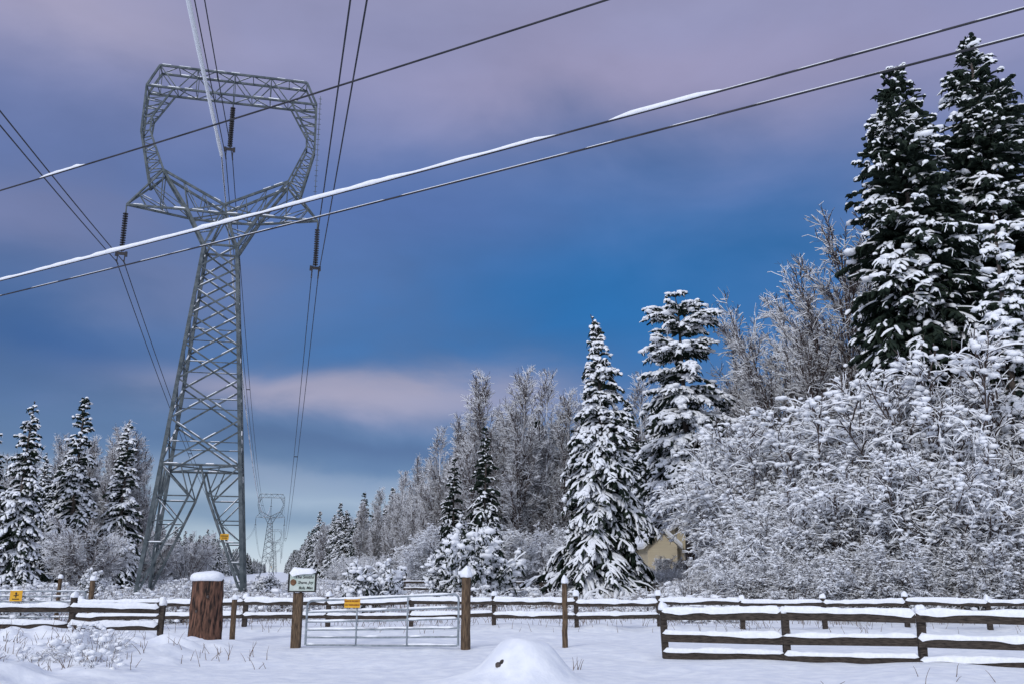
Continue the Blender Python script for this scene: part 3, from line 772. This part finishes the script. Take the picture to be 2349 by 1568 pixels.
part("roof_snow", lambda mb: (roof(mb, -.2, 5.2, .02, 9.9, 4.62, 6.12, .22, 0), roof(mb, -2.4, -.22, -.78, 8.9, 3.42, 4.42, .22, 0)), [M_SNOW])
part("windows", lambda mb: (box(mb, (2.0, -.03, 4.5), (3.0, -.03, 4.5), .05, .8, 0), box(mb, (1.0, -.03, 2), (2.2, -.03, 2), .05, 1.2, 0), box(mb, (3.2, -.03, 2), (4.4, -.03, 2), .05, 1.2, 0), box(mb, (-1.8, -.83, 1.6), (-.9, -.83, 1.6), .05, 1.1, 0)), [M_GLASS])
def wf(mb):
    for x0, x1, z0_, z1_, y in ((2.0, 3.0, 4.1, 4.9, -.05), (1, 2.2, 1.4, 2.6, -.05), (3.2, 4.4, 1.4, 2.6, -.05), (-1.8, -.9, 1.05, 2.15, -.85)):
        for z in (z0_-.05, z1_+.05): box(mb, (x0-.1, y, z), (x1+.1, y, z), .07, .1)
        for x in (x0-.05, x1+.05, (x0+x1)/2): box(mb, (x, y-.003, z0_), (x, y-.003, z1_), .08, .07)
part("window_frames", wf, [M_TRIM])

# bench near paddock
be = empty("park_bench", (at(1240, 60), 60, 0))
mb = MB()
for k in range(3): box(mb, (-.8, -.1+k*.13, .45), (.8, -.1+k*.13, .45), .11, .04)
for k in range(3): box(mb, (-.8, .3, .6+k*.13), (.8, .3, .6+k*.13), .03, .1)
for x in (-.7, .7): box(mb, (x, .3, 0), (x, .3, .95), .07, .07); box(mb, (x, -.1, 0), (x, -.1, .42), .07, .07)
snowcap(mb, (-.8, 0, .47), (.8, 0, .47), .4, .1, 1)
obj(mb.mesh("bench_frame", [M_WOOD, M_SNOW], False), "frame", parent=be)
mb = MB(); rng = R_(3); blobs(mb, [(0, 0, 0), (.06, .05, .03)], (.05, .04, .05), rng, 2, 0, .15)  # shade of the hole in the snow mound, put in as dark lumps
obj(mb.mesh("mound_hole_shade", [M_BARK]), "mound_hole_shade", (-.22, 15.35, float(gz(-.22, 15.35))+.02))

# ------------------------------------------------------------------ sky
SUN_EL, SUN_AZ = math.radians(28), math.radians(212)
w = bpy.data.worlds.new("World"); scene.world = w; w.use_nodes = True
nt = w.node_tree; nt.nodes.clear(); N = nt.nodes.new; Lk = nt.links.new
out = N("ShaderNodeOutputWorld"); bg = N("ShaderNodeBackground"); Lk(bg.outputs[0], out.inputs[0])
tc = N("ShaderNodeTexCoord")
def mth(op, a, b=None, c=None):
    n = N("ShaderNodeMath"); n.operation = op
    for i_, q in enumerate((a, b, c)):
        if q is None: continue
        if isinstance(q, (int, float)): n.inputs[i_].default_value = q
        else: Lk(q, n.inputs[i_])
    return n.outputs[0]
def nz(scale, sx, sy, sz, det=4, off=0., dist=0.):
    mp = N("ShaderNodeMapping"); mp.inputs["Scale"].default_value = (sx, sy, sz); mp.inputs["Location"].default_value = (off, off*.7, off*.3)
    Lk(tc.outputs["Generated"], mp.inputs[0])
    n = N("ShaderNodeTexNoise"); n.inputs["Scale"].default_value = scale; n.inputs["Detail"].default_value = det
    n.inputs["Distortion"].default_value = dist
    Lk(mp.outputs[0], n.inputs["Vector"]); return n.outputs["Fac"]
sp = N("ShaderNodeSeparateXYZ"); Lk(tc.outputs["Generated"], sp.inputs[0])
n1 = nz(2.2, 1, 1, 2.6, 4, 3.); n2 = nz(2.5, 1, 1, 2.2, 3, 11.); n3 = nz(2.6, 1, 1, 3.0, 6, 6., .3); n4 = nz(5.0, 1, 1, 2.0, 6, 21., .4)
dx = mth('ADD', sp.outputs[0], mth('ADD', mth('MULTIPLY', mth('SUBTRACT', n2, .5), .26), mth('MULTIPLY', mth('SUBTRACT', n4, .5), .22)))
dz = mth('ADD', sp.outputs[2], mth('ADD', mth('MULTIPLY', mth('SUBTRACT', n1, .5), .10), mth('MULTIPLY', mth('SUBTRACT', n4, .5), .08)))
dzf = mth('ADD', sp.outputs[2], mth('ADD', mth('MULTIPLY', mth('SUBTRACT', n3, .5), .05), mth('MULTIPLY', mth('SUBTRACT', n4, .5), .05)))
ramp = N("ShaderNodeValToRGB"); cr = ramp.color_ramp
stops = [(0, (214, 222, 232)), (.03, (184, 204, 222)), (.052, (124, 152, 186)), (.078, (152, 173, 200)), (.11, (94, 124, 166)), (.17, (80, 111, 158)), (.27, (82, 113, 166)),
         (.38, (98, 118, 170)), (.47, (122, 132, 177)), (.56, (148, 149, 185)), (.64, (162, 162, 195))]
cr.elements[0].position = 0; cr.elements[0].color = lin(*stops[0][1]); cr.elements[1].position = stops[-1][0]; cr.elements[1].color = lin(*stops[-1][1])
for p, c in stops[1:-1]: e_ = cr.elements.new(p); e_.color = lin(*c)
Lk(dzf, ramp.inputs[0])
def mix(fac, a, b):
    m_ = N("ShaderNodeMix"); m_.data_type = 'RGBA'
    if isinstance(fac, float): m_.inputs[0].default_value = fac
    else: Lk(fac, m_.inputs[0])
    for i_, q in ((6, a), (7, b)):
        if isinstance(q, tuple): m_.inputs[i_].default_value = q
        else: Lk(q, m_.inputs[i_])
    return m_.outputs[2]
sky = N("ShaderNodeTexSky"); sky.sky_type = 'NISHITA'; sky.sun_disc = False
sky.sun_elevation = SUN_EL; sky.sun_rotation = SUN_AZ
skys = N("ShaderNodeVectorMath"); skys.operation = 'SCALE'; Lk(sky.outputs[0], skys.inputs[0]); skys.inputs["Scale"].default_value = .10
col = mix(.10, ramp.outputs[0], skys.outputs[0])
def lobe(cx, cz, sx, sz, c, k, col):
    a = mth('POWER', mth('ABSOLUTE', mth('DIVIDE', mth('SUBTRACT', dx, cx), sx)), 2.); b = mth('POWER', mth('ABSOLUTE', mth('DIVIDE', mth('SUBTRACT', dz, cz), sz)), 2.)
    gss = mth('MULTIPLY', mth('EXPONENT', mth('MULTIPLY', mth('ADD', a, b), -1.)), k)
    return mix(gss, col, lin(*c))
col = lobe(.13, .29, .30, .12, (44, 112, 176), .95, col)
col = lobe(-.10, .38, .18, .05, (86, 114, 172), .6, col)
col = lobe(-.46, .215, .16, .035, (64, 102, 158), .85, col)
col = lobe(-.50, .32, .16, .04, (130, 136, 174), .6, col)
col = lobe(-.33, .27, .12, .03, (120, 131, 170), .5, col)
col = lobe(-.13, .185, .19, .022, (168, 166, 190), .9, col)
col = lobe(-.12, .135, .25, .014, (86, 112, 154), .7, col)
col = lobe(-.25, .10, .2, .010, (150, 168, 196), .5, col)
col = lobe(.52, .38, .12, .2, (134, 142, 182), .6, col)
col = lobe(.18, .50, .35, .05, (160, 154, 186), .7, col)
col = lobe(-.48, .52, .2, .05, (168, 164, 192), .8, col)
str_ = mth('ADD', .62, mth('ADD', mth('MULTIPLY', n3, .38), mth('MULTIPLY', n4, .42)))
sc_ = N("ShaderNodeVectorMath"); sc_.operation = 'SCALE'; Lk(col, sc_.inputs[0]); Lk(str_, sc_.inputs["Scale"])
mr = N("ShaderNodeMapRange"); mr.interpolation_type = 'SMOOTHSTEP'; mr.inputs[1].default_value = .60; mr.inputs[2].default_value = .9; Lk(sp.outputs[2], mr.inputs[0])
mr2 = N("ShaderNodeMapRange"); mr2.interpolation_type = 'SMOOTHSTEP'; mr2.inputs[1].default_value = -.15; mr2.inputs[2].default_value = -.7; Lk(sp.outputs[1], mr2.inputs[0])
zfac = mth('MAXIMUM', mr.outputs[0], mr2.outputs[0])  # unseen sky overhead and behind the camera, brightened to add light
fin = mix(zfac, sc_.outputs[0], (.76, .83, 1.02, 1))
Lk(fin, bg.inputs[0]); bg.inputs[1].default_value = 1.0

sd = bpy.data.lights.new("sun", 'SUN'); sd.energy = 1.35; sd.angle = math.radians(12); sd.color = (1, .98, .96)
so_ = bpy.data.objects.new("sun", sd); scene.collection.objects.link(so_)
dirv = Vector((math.sin(SUN_AZ)*math.cos(SUN_EL), math.cos(SUN_AZ)*math.cos(SUN_EL), math.sin(SUN_EL)))
so_.rotation_euler = dirv.to_track_quat('Z', 'Y').to_euler()
print("trees", cnt)
